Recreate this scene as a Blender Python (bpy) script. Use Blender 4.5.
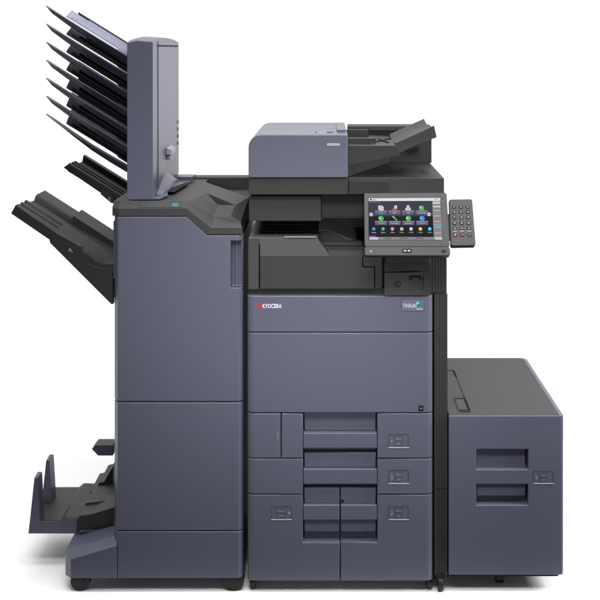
import bpy, bmesh, math, random
from mathutils import Vector, Matrix
random.seed(4)
scn = bpy.context.scene
for o in list(bpy.data.objects): bpy.data.objects.remove(o)
col = scn.collection

# ---------------------------------------------------------------- camera, world, lamps, exposure
D = 3.3            # metres from the camera to the machine's front plane
EYE = 1.630
cd = bpy.data.cameras.new('camera'); cam = bpy.data.objects.new('camera', cd); col.objects.link(cam)
cam.location = (0, -D, EYE); cam.rotation_euler = (math.radians(90), 0, 0)
cd.sensor_width = 36; cd.lens = 36*D/1.8
cd.shift_x = -25/600; cd.shift_y = -250/600
cd.clip_start = .05; cd.clip_end = 500
scn.camera = cam

w = bpy.data.worlds.new('World'); scn.world = w; w.use_nodes = True
nt = w.node_tree; N = nt.nodes; L = nt.links; N.clear()
tc = N.new('ShaderNodeTexCoord'); sp = N.new('ShaderNodeSeparateXYZ'); L.new(tc.outputs['Generated'], sp.inputs[0])
rp = N.new('ShaderNodeValToRGB')      # white studio sweep behind the machine, dim studio in front of it
mp = N.new('ShaderNodeMapRange'); mp.inputs[1].default_value = -1; mp.inputs[2].default_value = 1
L.new(sp.outputs['Y'], mp.inputs[0]); L.new(mp.outputs[0], rp.inputs[0])
rp.color_ramp.elements[0].position = 0.34; rp.color_ramp.elements[0].color = (.12, .12, .13, 1)
rp.color_ramp.elements[1].position = 0.80; rp.color_ramp.elements[1].color = (1.04, 1.04, 1.04, 1)
bg = N.new('ShaderNodeBackground'); bg.inputs[1].default_value = 1.0
ou = N.new('ShaderNodeOutputWorld'); L.new(rp.outputs[0], bg.inputs[0]); L.new(bg.outputs[0], ou.inputs[0])

def area(name, loc, target, sx, sy, power, color=(1, 1, 1)):
    ld = bpy.data.lights.new(name, 'AREA'); ld.shape = 'RECTANGLE'; ld.size = sx; ld.size_y = sy
    ld.energy = power; ld.color = color
    o = bpy.data.objects.new(name, ld); col.objects.link(o); o.location = loc
    o.rotation_euler = (Vector(target)-Vector(loc)).to_track_quat('-Z', 'Y').to_euler()
    return o
area('softbox_overhead', (0.1, -.5, 2.9), (0, -.1, .8), 3.0, .45, 64)
fk_ = area('softbox_front', (.1, -1.25, 2.2), (.1, 0, .85), 1.7, .4, 7)
fk_.data.spread = math.radians(50)
fl_ = area('added_fill_lamp', (.0, -3.2, 1.35), (0, 0, .74), .8, .45, 1.7)  # unseen lamp added to lift the output cavity and upper front faces
fl_.data.spread = math.radians(25)
area('softbox_right', (2.8, -.4, 1.9), (-.3, .2, .9), .9, 1.6, 130)
ld = bpy.data.lights.new('studio_top_light', 'SUN'); ld.energy = 1.4; ld.angle = math.radians(60)
so = bpy.data.objects.new('studio_top_light', ld); col.objects.link(so); so.rotation_euler = (math.radians(-16), 0, 0)
scn.view_settings.view_transform = 'Standard'; scn.view_settings.look = 'None'
scn.view_settings.exposure = 0; scn.view_settings.gamma = 1
scn.render.engine = 'CYCLES'

# ---------------------------------------------------------------- measuring helpers (metres from front-plane measurements)
S = .003
def wx(px, Y=0): return (px-325)*S*(D+Y)/D
def wz(py, Y=0): return EYE+(50-py)*S*(D+Y)/D
def P(px, py, Y=0): return (wx(px, Y), Y, wz(py, Y))

# ---------------------------------------------------------------- materials
def mat(name, c, rough=.5, spec=.3, metal=0, grain=.04, bump=.0, coat=0, gs=900):
    m = bpy.data.materials.new(name); m.use_nodes = True
    n = m.node_tree.nodes; l = m.node_tree.links; b = n['Principled BSDF']
    b.inputs['Roughness'].default_value = rough; b.inputs['Specular IOR Level'].default_value = spec
    b.inputs['Metallic'].default_value = metal; b.inputs['Coat Weight'].default_value = coat
    b.inputs['Coat Roughness'].default_value = .16
    t = n.new('ShaderNodeTexCoord')
    nz = n.new('ShaderNodeTexNoise'); nz.inputs['Scale'].default_value = gs; nz.inputs['Detail'].default_value = 2
    l.new(t.outputs['Object'], nz.inputs['Vector'])
    n2 = n.new('ShaderNodeTexNoise'); n2.inputs['Scale'].default_value = 3; n2.inputs['Detail'].default_value = 1
    l.new(t.outputs['Object'], n2.inputs['Vector'])
    ad = n.new('ShaderNodeMath'); ad.operation = 'MULTIPLY_ADD'; ad.inputs[1].default_value = .35
    l.new(n2.outputs['Fac'], ad.inputs[0]); l.new(nz.outputs['Fac'], ad.inputs[2])
    mr = n.new('ShaderNodeMapRange'); mr.inputs[1].default_value = 0; mr.inputs[2].default_value = 1.35
    mr.inputs[3].default_value = 1-grain*2; mr.inputs[4].default_value = 1+grain*2
    l.new(ad.outputs[0], mr.inputs[0])
    mx = n.new('ShaderNodeVectorMath'); mx.operation = 'SCALE'; mx.inputs[0].default_value = c
    l.new(mr.outputs[0], mx.inputs['Scale']); l.new(mx.outputs[0], b.inputs['Base Color'])
    rr = n.new('ShaderNodeMapRange'); rr.inputs[3].default_value = rough-.02; rr.inputs[4].default_value = rough+.02
    l.new(n2.outputs['Fac'], rr.inputs[0]); l.new(rr.outputs[0], b.inputs['Roughness'])
    if bump:
        bp = n.new('ShaderNodeBump'); bp.inputs['Strength'].default_value = bump; bp.inputs['Distance'].default_value = .0006
        l.new(nz.outputs['Fac'], bp.inputs['Height']); l.new(bp.outputs[0], b.inputs['Normal'])
    return m
def emit(name, c, s=1.0):
    m = bpy.data.materials.new(name); m.use_nodes = True
    n = m.node_tree.nodes; b = n['Principled BSDF']
    b.inputs['Base Color'].default_value = (.003, .003, .003, 1); b.inputs['Emission Color'].default_value = (*c, 1)
    b.inputs['Emission Strength'].default_value = s; b.inputs['Roughness'].default_value = .5; b.inputs['Specular IOR Level'].default_value = 0
    return m
PAINT = mat('slate_paint', (.072, .0745, .104), .32, .24, bump=.03)
BLACK = mat('black_plastic', (.024, .024, .0243), .5, .2, bump=.22)
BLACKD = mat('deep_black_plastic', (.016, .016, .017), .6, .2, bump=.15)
GREY = mat('charcoal_plastic', (.034, .034, .034), .48, .12, bump=.2)
TRAY = mat('tray_black_plastic', (.019, .019, .0195), .5, .2, bump=.2)
PANELM = mat('panel_plastic', (.025, .025, .026), .45, .2, bump=.1)
RIBM = mat('lightened_rib_plastic', (.060, .060, .060), .5, .2)  # black plastic lightened to stand in for light missing inside the output cavity
CHAS = mat('chassis_black', (.008, .008, .009), .7, .15)
RUB = mat('black_rubber', (.008, .008, .008), .5, .25)
WHITE = mat('white_print', (.48, .48, .50), .5, .2)
LGREY = mat('light_grey_print', (.33, .33, .35), .5, .2)
DIMP = mat('dim_grey_print', (.20, .20, .22), .5, .2)
KNOB = mat('pale_grey_plastic', (.24, .24, .28), .4, .3)
SEAM = mat('seam_grey', (.035, .036, .045), .6, .1)
DIMP2 = mat('soft_grey_print', (.26, .26, .29), .5, .2)
PLATE = mat('label_field', (.060, .060, .070), .5, .2)
RED = mat('red_print', (.42, .01, .03), .5, .2)
TEAL = mat('teal_print', (.03, .10, .085), .5, .2)
BLUE = mat('blue_print', (.02, .09, .30), .5, .2)
CYAN = mat('cyan_print', (.10, .40, .50), .5, .2)
YEL = mat('yellow_print', (.5, .36, .02), .5, .2)
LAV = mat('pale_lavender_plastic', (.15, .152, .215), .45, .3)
LIFT = mat('light_grey_plastic', (.26, .26, .28), .4, .35)
FLOOR = mat('white_studio_paper', (.86, .86, .86), .9, .1, grain=.005)

# ---------------------------------------------------------------- mesh builder
class MB:
    def __init__(s): s.bm = bmesh.new(); s.mi = 0
    def face(s, vs):
        try:
            f = s.bm.faces.new(vs); f.material_index = s.mi; return f
        except ValueError: return None
    def loop(s, rings, cap=True, close=True):
        R = [[s.bm.verts.new(p) for p in r] for r in rings]; n = len(R[0])
        for a, b in zip(R, R[1:]):
            for i in range(n if close else n-1):
                j = (i+1) % n; s.face([a[i], a[j], b[j], b[i]])
        if cap: s.face(R[0][::-1]); s.face(R[-1])
        return s
    def box(s, x0, x1, y0, y1, z0, z1):
        return s.loop([[(x0, y0, z0), (x1, y0, z0), (x1, y0, z1), (x0, y0, z1)], [(x0, y1, z0), (x1, y1, z0), (x1, y1, z1), (x0, y1, z1)]])
    def pbox(s, px0, px1, py0, py1, Y0, Y1, ref=None):     # box measured at depth ref (default its front)
        r = Y0 if ref is None else ref
        return s.box(wx(px0, r), wx(px1, r), Y0, Y1, wz(py1, r), wz(py0, r))
    def ppoly(s, pts, Y0, Y1, ref=None):
        r = Y0 if ref is None else ref
        q = [(wx(a, r), wz(b, r)) for a, b in pts]
        return s.loop([[(x, Y0, z) for x, z in q], [(x, Y1, z) for x, z in q]])
    def vprism(s, pts, z0, z1):                              # outline in plan
        return s.loop([[(x, y, z0) for x, y in pts], [(x, y, z1) for x, y in pts]])
    def cyl(s, c, r, axis, l, n=24):
        a = {'x': (Vector((0, 1, 0)), Vector((0, 0, 1)), Vector((1, 0, 0))), 'y': (Vector((1, 0, 0)), Vector((0, 0, 1)), Vector((0, 1, 0))), 'z': (Vector((1, 0, 0)), Vector((0, 1, 0)), Vector((0, 0, 1)))}[axis]
        c = Vector(c)
        return s.loop([[tuple(c+a[2]*t+a[0]*r*math.cos(2*math.pi*i/n)+a[1]*r*math.sin(2*math.pi*i/n)) for i in range(n)] for t in (-l/2, l/2)])
    def stepped(s, xs, ys, dep, yb):                         # relief panel: dep[row][col] = depth of each cell's front
        X = [wx(a) for a in xs]; Z = [wz(a) for a in ys]
        def q(*p): s.face([s.bm.verts.new(v) for v in p])
        nr, nc = len(ys)-1, len(xs)-1
        g = lambda r, c: dep[r][c] if 0 <= r < nr and 0 <= c < nc else None
        for r in range(nr):
            for c in range(nc):
                d = g(r, c)
                if d is None: continue
                x0, x1, z1, z0 = X[c], X[c+1], Z[r], Z[r+1]
                q((x0, d, z0), (x1, d, z0), (x1, d, z1), (x0, d, z1)); q((x0, yb, z1), (x1, yb, z1), (x1, yb, z0), (x0, yb, z0))
                for (rr, cc, a, b) in ((r, c-1, (x0, z1), (x0, z0)), (r, c+1, (x1, z0), (x1, z1)), (r-1, c, (x1, z1), (x0, z1)), (r+1, c, (x0, z0), (x1, z0))):
                    e = g(rr, cc); e = yb if e is None else e
                    if e > d: q((a[0], d, a[1]), (a[0], e, a[1]), (b[0], e, b[1]), (b[0], d, b[1]))
        bmesh.ops.remove_doubles(s.bm, verts=s.bm.verts[:], dist=1e-5)
        bmesh.ops.dissolve_limit(s.bm, angle_limit=.01, verts=s.bm.verts[:], edges=s.bm.edges[:])
        return s
    def round_v(s, px, r, seg=7, front=0):                   # round the vertical front edges at these x
        es = [e for e in s.bm.edges if all(abs(v.co.y-front) < 1e-4 for v in e.verts) and any(abs(e.verts[0].co.x-wx(p)) < 1e-4 and abs(e.verts[1].co.x-wx(p)) < 1e-4 for p in px)]
        bmesh.ops.bevel(s.bm, geom=es, offset=r, segments=seg, affect='EDGES', profile=.5)
        return s
    def build(s, name, mats, parent=None, bevel=.0012, seg=2, label=None, sharp=35, clamp=True):
        bm = s.bm; bmesh.ops.recalc_face_normals(bm, faces=bm.faces[:])
        me = bpy.data.meshes.new(name)
        off = Vector((0, 0, 0)); p = parent
        while p is not None: off += p.location; p = p.parent
        c = Vector((0, 0, 0))
        if bm.verts:
            lo = Vector([min(v.co[i] for v in bm.verts) for i in range(3)]); hi = Vector([max(v.co[i] for v in bm.verts) for i in range(3)])
            c = (lo+hi)/2
        bmesh.ops.translate(bm, verts=bm.verts[:], vec=-c)
        bm.to_mesh(me); bm.free()
        if not isinstance(mats, (list, tuple)): mats = [mats]
        for m in mats: me.materials.append(m)
        me.shade_smooth(); me.set_sharp_from_angle(angle=math.radians(sharp))
        o = bpy.data.objects.new(name, me); col.objects.link(o)
        if parent: o.parent = parent
        o.location = c-off
        if bevel:
            b = o.modifiers.new('bevel', 'BEVEL'); b.width = bevel; b.segments = seg; b.limit_method = 'ANGLE'
            b.angle_limit = math.radians(30); b.harden_normals = True; b.use_clamp_overlap = clamp
        if label: o['label'] = label
        return o

def thing(name, label, cat, loc):
    o = bpy.data.objects.new(name, None); col.objects.link(o); o.location = loc; o.empty_display_size = .1
    o['label'] = label; o['category'] = cat
    return o

_tc = {}
def text2d(t, bold=0, spacing=1.0):
    k = (t, bold, spacing)
    if k in _tc: return _tc[k]
    cu = bpy.data.curves.new('t', 'FONT'); cu.body = t; cu.size = 1; cu.offset = bold; cu.space_character = spacing
    cu.resolution_u = 3
    o = bpy.data.objects.new('t', cu); col.objects.link(o)
    bpy.context.view_layer.update()
    me = bpy.data.meshes.new_from_object(o.evaluated_get(bpy.context.evaluated_depsgraph_get()))
    vs = [(v.co.x, v.co.y) for v in me.vertices]; fs = [tuple(p.vertices) for p in me.polygons]
    x0 = min(v[0] for v in vs); x1 = max(v[0] for v in vs); y0 = min(v[1] for v in vs); y1 = max(v[1] for v in vs)
    asp = (x1-x0)/(y1-y0); vs = [((x-x0)/(x1-x0), (y-y0)/(y1-y0)) for x, y in vs]
    bpy.data.objects.remove(o); bpy.data.curves.remove(cu); bpy.data.meshes.remove(me)
    _tc[k] = (vs, fs, asp); return _tc[k]
def put_text(mb, t, f, u0, u1, v0, v1, bold=.01, spacing=1.0):      # f(u,v)->xyz ; the string fills the rectangle
    vs, fs, asp = text2d(t, bold, spacing)
    if len(t) == 1:
        c_ = (u0+u1)/2; h_ = min(abs(v1-v0)*asp, abs(u1-u0)*1.3)/2; u0, u1 = c_-h_, c_+h_
    V = [mb.bm.verts.new(f(u0+(u1-u0)*a, v0+(v1-v0)*b)) for a, b in vs]
    for q in fs: mb.face([V[i] for i in q])
def front(Y): return lambda px, py: (wx(px), Y, wz(py))
def quad(mb, f, u0, u1, v0, v1): mb.face([mb.bm.verts.new(f(*p)) for p in ((u0, v0), (u1, v0), (u1, v1), (u0, v1))])
def disc(mb, f, u, v, r, n=16, ry=None):
    ry = ry or r
    mb.face([mb.bm.verts.new(f(u+r*math.cos(2*math.pi*i/n), v+ry*math.sin(2*math.pi*i/n))) for i in range(n)])

# ---------------------------------------------------------------- the setting
m = MB(); m.face([m.bm.verts.new(p) for p in ((-2.2, -.085, 0), (2.2, -.085, 0), (2.2, 1.25, 0), (-2.2, 1.25, 0))])
fl = m.build('floor', FLOOR, bevel=0); fl['kind'] = 'structure'
def caster_side(parent, px, Y, r=.022, wdt=.017, label=None):      # wheel seen edge-on (axis along x)
    x = wx(px)
    m = MB(); m.box(x-wdt*.75, x+wdt*.75, Y-.012, Y+.02, r*1.6, r*2+.012); m.cyl((x, Y+.012, r*1.8), .007, 'z', .02, 12)
    fk = m.build('caster', CHAS, parent)
    m = MB(); m.cyl((x, Y, r), r, 'x', wdt, 28); m.build('wheel', RUB, fk, bevel=.003, seg=3)
def caster_face(parent, px, Y, r=.029, wdt=.034):
    x = wx(px)
    m = MB(); m.box(x-.02, x+.024, Y-.016, Y+.02, r*1.6, r*2+.014)
    fk = m.build('caster', CHAS, parent)
    m = MB(); m.cyl((x, Y, r), r, 'y', wdt, 36); m.cyl((x, Y-wdt/2-.001, r), r*.45, 'y', .004, 24)
    m.build('wheel', RUB, fk, bevel=.004, seg=3)

# ================================================================ MULTIFUNCTION PRINTER
pr = thing('multifunction_printer', 'slate and black office printer with lit touch screen, scanner on top and four paper drawers', 'printer', (wx(341), .3, 0))
# chassis
m = MB(); m.pbox(249, 432, 294, 580.5, .034, .62, 0); m.pbox(251, 446, 580, 583.6, .03, .6, 0)
m.build('chassis', CHAS, pr)
# toner cover strip and front door
m = MB(); m.stepped([247, 433.3], [296, 332.1], [[0]], .032).round_v([247, 433.3], .02)
tcov = m.build('toner_cover', PAINT, pr, bevel=.0026, seg=3, clamp=False)
m = MB(); m.stepped([247, 433.3], [332.9, 412.7], [[0]], .032).round_v([247, 433.3], .02)
door = m.build('front_door', PAINT, pr, bevel=.0026, seg=3, clamp=False)
# brand mark
m = MB(); f = front(-.0009)
m.mi = 0
for k in range(3):            # the red mark: a curved C with arrow-like wings
    pass
cxm, cym = 259.6, 305.9
def arc(mb, f, cx, cy, r0, r1, a0, a1, n=14):
    for i in range(n):
        t0 = math.radians(a0+(a1-a0)*i/n); t1 = math.radians(a0+(a1-a0)*(i+1)/n)
        mb.face([mb.bm.verts.new(f(cx+r*math.cos(t), cy-r*math.sin(t))) for r, t in ((r0, t0), (r1, t0), (r1, t1), (r0, t1))])
arc(m, f, cxm+.4, cym, 1.25, 2.1, 50, 310)
def poly(mb, f, pts): mb.face([mb.bm.verts.new(f(*p)) for p in pts])
poly(m, f, [(cxm-.1, cym-3.2), (cxm+2.0, cym-3.2), (cxm+2.2, cym-1.2), (cxm+1.1, cym-.5), (cxm+1.2, cym-1.9), (cxm-.6, cym-2.2)])
poly(m, f, [(cxm-.6, cym+2.2), (cxm+1.2, cym+1.9), (cxm+1.1, cym+.5), (cxm+2.2, cym+1.2), (cxm+2.0, cym+3.2), (cxm-.1, cym+3.2)])
poly(m, f, [(cxm-3.0, cym-1.6), (cxm-1.2, cym-2.1), (cxm-2.1, cym-.2)]); poly(m, f, [(cxm-3.0, cym+1.6), (cxm-2.1, cym+.2), (cxm-1.2, cym+2.1)])
m.mi = 1; put_text(m, 'KYOCERA', f, 262.6, 281.6, 308.1, 303.8, .03, 1.05)
m.build('brand_mark', [RED, WHITE], tcov, bevel=0)
m = MB(); m.pbox(401.6, 424, 299.3, 310.8, -.0008, .001, 0); m.mi = 5
for a_ in ((401.4, 424.2, 299.1, 299.35), (401.4, 424.2, 310.75, 311), (401.4, 401.65, 299.3, 310.8), (423.95, 424.2, 299.3, 310.8)): m.pbox(*a_, -.001, .001, 0)
m.mi = 1; f = front(-.0012)
put_text(m, 'TASKalfa', f, 402.8, 416.5, 307.4, 303.6, .0); put_text(m, '6053ci', f, 416.6, 422.6, 309.6, 307.9, .01)
m.mi = 2; arc(m, f, 418.6, 303.6, .9, 2.5, 90, 230); m.mi = 3; arc(m, f, 418.6, 303.6, .9, 2.6, 230, 330); m.mi = 4; arc(m, f, 418.7, 303.4, .7, 2.5, -30, 90)
m.mi = 2; disc(m, f, 418.4, 304.1, 1.2)
m.build('series_badge', [mat('badge_field', (.088, .091, .122), .4, .2), WHITE, CYAN, TEAL, BLUE, SEAM], tcov, bevel=0)
m = MB(); m.pbox(418.6, 423.4, 405.4, 411, -.0012, .001, 0); m.mi = 1; f = front(-.0016)
quad(m, f, 420.3, 421.8, 407.9, 408.6)
m.build('release_button', [CHAS, LGREY], door, bevel=.0003)

# drawers
def label_plate(parent, x0, x1, y0, y1, num, numx, t1, t2, tx0, tx1, line=True):
    m = MB(); Yp = -.0006
    for a, b, c, d in ((x0, x1, y0, y0+.5), (x0, x0+.45, y0+.5, y1-.7), (x1-.45, x1, y0+.5, y1-.7)):
        m.pbox(a, b, c, d, Yp, .001, 0)
    m.mi = 1; m.pbox(x0-.1, x1+.4, y1-.75, y1, -.0014, .001, 0)
    m.mi = 2; f = front(-.0009)
    put_text(m, num, f, numx-1.2, numx+1.2, (y0+y1)/2+1.8, (y0+y1)/2-1.9, .0)
    m.mi = 4; g = front(-.0007); quad(m, g, tx0-1, tx1+1, y0+1.8, (y0+y1)/2-.35); quad(m, g, tx0-1, tx1+1, (y0+y1)/2+.35, y1-2)
    m.mi = 3
    put_text(m, t1, f, tx0+.6, tx1-.4, (y0+y1)/2-1.2, y0+3.3, .0); put_text(m, t2, f, tx0+1.1, tx1-1.3, y1-3.3, (y0+y1)/2+1.4, .0)
    return m.build('size_label', [SEAM, LGREY, DIMP2, DIMP, PLATE], parent, bevel=0)
xr = [302.9, 377.4]; xi = [304.2, 376.2]
d1 = MB().stepped([247, 280.8], [413.5, 458.1], [[0]], .032).round_v([247], .02)
d1.bm.verts.ensure_lookup_table()
m = MB(); m.stepped([247, 280.7], [413.5, 458.1], [[0]], .032).round_v([247], .02)
tank = m.build('side_cover', PAINT, pr, bevel=.0026, seg=3, clamp=False)
m = MB()
for k in range(3): m.pbox(277.6, 278.3, 432.8+k*2.4, 434+k*2.4, -.0008, .001, 0)
m.build('finger_mark', LGREY, tank, bevel=0)
m = MB(); m.stepped([281.6, 302.9, 304.2, 376.2, 377.4, 433.3], [413.5, 433.1, 448.3, 453.2, 458.1],
                    [[0, .05, .022, .05, 0], [0, None, None, None, 0], [0, .055, .030, .055, 0], [0, None, None, None, 0]], .056).round_v([433.3], .02)
dr1 = m.build('paper_drawer', PAINT, pr, bevel=.0026, seg=3, clamp=False)
m = MB(); m.pbox(304.2, 376.2, 412.9, 413.5, .028, .05, 0); m.build('recess_lip', PAINT, dr1, bevel=0)
m = MB(); m.pbox(303.25, 377.05, 433.1, 448.2, 0, .054, 0); m.build('drawer_grip', PAINT, dr1, bevel=.0024, seg=3)
label_plate(dr1, 388.5, 408.7, 434.2, 447.9, '1', 391.8, 'Plain', 'A4', 395.6, 401.6)
m = MB(); m.stepped([247, 302.9, 304.2, 376.2, 377.4, 433.3], [454, 458.9, 469.1, 484.2, 488.4, 494.1],
                    [[None, .045, .012, .045, None], [0, .045, .012, .045, 0], [0, None, None, None, 0], [0, .055, .026, .055, 0], [0, None, None, None, 0]], .056).round_v([247, 433.3], .02)
dr2 = m.build('paper_drawer', PAINT, pr, bevel=.0026, seg=3, clamp=False)
m = MB(); m.pbox(303.25, 377.05, 469.1, 484.1, 0, .054, 0); m.build('drawer_grip', PAINT, dr2, bevel=.0024, seg=3)
label_plate(dr2, 388.5, 408.7, 470.2, 483.9, '2', 391.8, 'Plain', 'A4', 395.6, 401.6)
ys3 = [489.1, 494.9, 505.1, 520.0, 533.7, 542.4, 580.8]
m = MB(); m.stepped([247, 302.9, 304.2, 339.7], ys3,
                    [[None, .045, .012], [0, .045, .012], [0, None, None], [0, .045, .012], [0, .055, .032], [0, 0, 0]], .056).round_v([247], .02)
dr4 = m.build('paper_drawer', PAINT, pr, bevel=.0026, seg=3, clamp=False)
m = MB(); m.pbox(303.25, 339.7, 505.1, 519.9, 0, .054, 0); m.build('drawer_grip', PAINT, dr4, bevel=.0024, seg=3)
label_plate(dr4, 271.3, 291.6, 506.3, 519.9, '4', 289.1, 'Plain', 'A4', 277.4, 285.4)
m = MB(); m.stepped([340.7, 376.2, 377.4, 433.3], ys3,
                    [[.012, .045, None], [.012, .045, 0], [None, None, 0], [.012, .045, 0], [.032, .055, 0], [0, 0, 0]], .056).round_v([433.3], .02)
dr3 = m.build('paper_drawer', PAINT, pr, bevel=.0026, seg=3, clamp=False)
m = MB(); m.pbox(340.7, 377.05, 505.1, 519.9, 0, .054, 0); m.build('drawer_grip', PAINT, dr3, bevel=.0024, seg=3)
label_plate(dr3, 388.5, 408.7, 506.3, 519.9, '3', 391.8, 'Plain', 'A4', 395.6, 401.6)
m = MB()
m.pbox(341.2, 344, 501.2, 503.6, .010, .013, 0)
m.build('latch', CHAS, dr3, bevel=0)
for x, Y in ((252, .035), (263.3, .10), (430, .035), (441, .02)): caster_side(pr, x, Y)
caster_side(pr, 254, .52); caster_side(pr, 438, .52)

# ribbed right column
def ribbed(x0, x1, n, Y0, Y1, dpt=.0012):
    pts = [(wx(x0), Y1), (wx(x0), Y0)]
    for i in range(n):
        a = x0+(x1-x0)*(i+.15)/n; b = x0+(x1-x0)*(i+.85)/n; c = x0+(x1-x0)*(i+.97)/n; e = x0+(x1-x0)*(i+.03)/n
        pts += [(wx(e), Y0+dpt), (wx(a), Y0), (wx(b), Y0), (wx(c), Y0+dpt)]
    pts += [(wx(x1), Y0), (wx(x1), Y1)]
    return pts
m = MB(); m.vprism(ribbed(434.6, 447.8, 5, .010, .60), wz(490.2), wz(294.9))
m.build('side_column', BLACK, pr, bevel=.0006)
m = MB(); m.vprism(ribbed(434.6, 447.8, 5, .010, .60), wz(577), wz(491)); m.build('side_column', BLACK, pr, bevel=.0006)
m = MB(); m.vprism(ribbed(384.2, 447.4, 22, .020, .60, .0012), wz(294.2), wz(196)); m.build('ribbed_column', BLACK, pr, bevel=.0004)

# output section: lower front cover, sloped above, notch for the outlet
m = MB(); m.pbox(248, 434, 289.6, 296.3, .022, .6, 0); m.build('base_band', BLACKD, pr)
m = MB()
m.ppoly([(259.9, 256.2), (362.5, 256.2), (362.5, 268), (374.3, 268), (374.3, 289.3), (259.9, 289.3)], .006, .05, 0)
cov = m.build('output_cover', BLACK, pr, bevel=.0012)
m = MB()   # sloping upper face of the cover
A = [P(259.9, 256, .006), P(330.4, 256, .006), P(317.5, 238.7, .022), P(259.9, 238.7, .022)]
B = [(p[0], .05, p[2]) for p in A]; m.loop([A, B]); m.build('sloped_cover', GREY, cov, bevel=.001)
m = MB()
m.loop([[P(248.2, 289.3, .006), P(258.8, 289.3, .006), P(258.8, 256, .006), P(258.8, 238.7, .022), P(248.2, 238.7, .022), P(248.2, 256, .006)],
        [(wx(248.2), .06, wz(289.3)), (wx(258.8), .06, wz(289.3)), (wx(258.8), .06, wz(256)), (wx(258.8), .06, wz(238.9)), (wx(248.2), .06, wz(238.9)), (wx(248.2), .06, wz(256))]])
m.build('hinge_cover', BLACK, pr, bevel=.001)
m = MB(); m.ppoly([(363.3, 250), (382, 250), (382, 289.3), (375.2, 289.3), (375.2, 267.2), (363.3, 267.2)], .012, .06, 0); m.build('corner_cover', BLACK, pr, bevel=.001)
m = MB(); m.pbox(248.2, 384, 250, 290, .05, .6, 0); m.build('inner_frame', BLACKD, pr)
# output top with vent slots
m = MB()
zt = wz(237.8, .022)
m.box(wx(248.2), wx(318), .024, .40, zt-.02, zt)
ot = m.build('output_top', RIBM, pr, bevel=.001)
m = MB()
for k in range(5):
    for a, b in ((257, 271), (275, 301), (311, 318)):
        Yk = .085+k*.062
        m.box(wx(a)-.004*(k % 2), wx(b)+.006*((k+1) % 2), Yk, Yk+.026, zt+.0002, zt+.0012)
m.build('vent_slots', CHAS, ot, bevel=0)
m = MB(); m.pbox(284, 316, 237.9, 238.7, .0195, .03, 0); m.build('highlight_strip', DIMP, ot, bevel=.0003)  # pale strip coloured in place of the highlight along this edge
# outlet tray descending towards the right, ribbed
m = MB()
yy = [(.010, 256.3), (.05, 248), (.10, 244), (.12, 246)]
A = [P(330.2, 256.2, .006), (wx(326), .07, wz(252)), (wx(318.2), .09, wz(247)), (wx(318.2), .12, wz(247))]
B = [P(363, 256.2, .006), (wx(363), .07, wz(252)), (wx(363), .09, wz(247)), (wx(363), .12, wz(247))]
LOW = wz(257)
m.loop([[A[0], A[1], A[2], A[3], (A[3][0], .12, LOW), (A[0][0], .02, LOW)], [B[0], B[1], B[2], B[3], (B[3][0], .12, LOW), (B[0][0], .02, LOW)]])
m.build('outlet_lip', GREY, cov, bevel=.001)
m = MB()
pts = [(318.2, 238), (330, 238.5), (384, 262), (384, 266), (318.2, 262)]
m.loop([[(wx(a), .12, wz(b)) for a, b in pts], [(wx(a), .5, wz(b)) for a, b in pts]])
tr = m.build('output_tray', BLACKD, pr, bevel=.001)
m = MB()
for k in range(13):
    Y = .13+k*.026
    q = [(318.5, 236.6), (330, 237.2), (384, 260.5), (384, 263.5), (318.5, 240)]
    m.loop([[(wx(a), Y, wz(b)) for a, b in q], [(wx(a), Y+.008, wz(b)) for a, b in q]])
m.build('rib', RIBM, tr, bevel=.0008)
# block under the scanner
m = MB(); m.pbox(248.3, 321, 197.4, 222.5, .03, .60, 0); m.build('scanner_support', BLACK, pr)
m = MB(); m.pbox(321.3, 446, 197.4, 219.4, .05, .60, 0); m.mi = 1; m.pbox(321.3, 446, 219.5, 220.4, .046, .10, 0)
m.build('inner_ceiling', [BLACKD, BLACK], pr)
m = MB(); m.pbox(248.3, 446, 219, 262, .42, .6, 0); m.build('inner_back', BLACKD, pr)

# ---- scanner and document feeder
m = MB(); m.pbox(248.5, 348.2, 178.3, 194.8, .006, .52, 0); m.build('scanner_front', BLACK, pr)
m = MB(); m.pbox(250, 443.5, 193.5, 198, .05, .5, 0); m.build('scanner_gap', CHAS, pr)
m = MB(); m.pbox(348.5, 444.3, 178.4, 194.8, .006, .50, 0)
m.mi = 1; m.pbox(349, 389.3, 181.4, 194.4, .002, .01, 0)
sc = m.build('scanner_body', [BLACK, BLACKD], pr)
# original cover surface, sunken patterns
m = MB(); zt = wz(178.4)
x0 = wx(348.5)
m.face([m.bm.verts.new(p) for p in ((wx(404), .06, zt+.0006), (wx(441), .05, zt+.0006), (wx(438), .30, zt+.0006), (wx(412), .33, zt+.0006))])
m.build('scanner_top_inlay', GREY, sc, bevel=0)
m = MB(); m.loop([[(wx(424), .10, zt), (wx(437), .10, zt), (wx(437), .2, zt), (wx(424), .2, zt)], [(wx(427), .12, zt+.004), (wx(435), .12, zt+.004), (wx(435), .18, zt+.004), (wx(427), .18, zt+.004)]])
m.build('corner_bump', BLACK, sc, bevel=.001)
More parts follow.
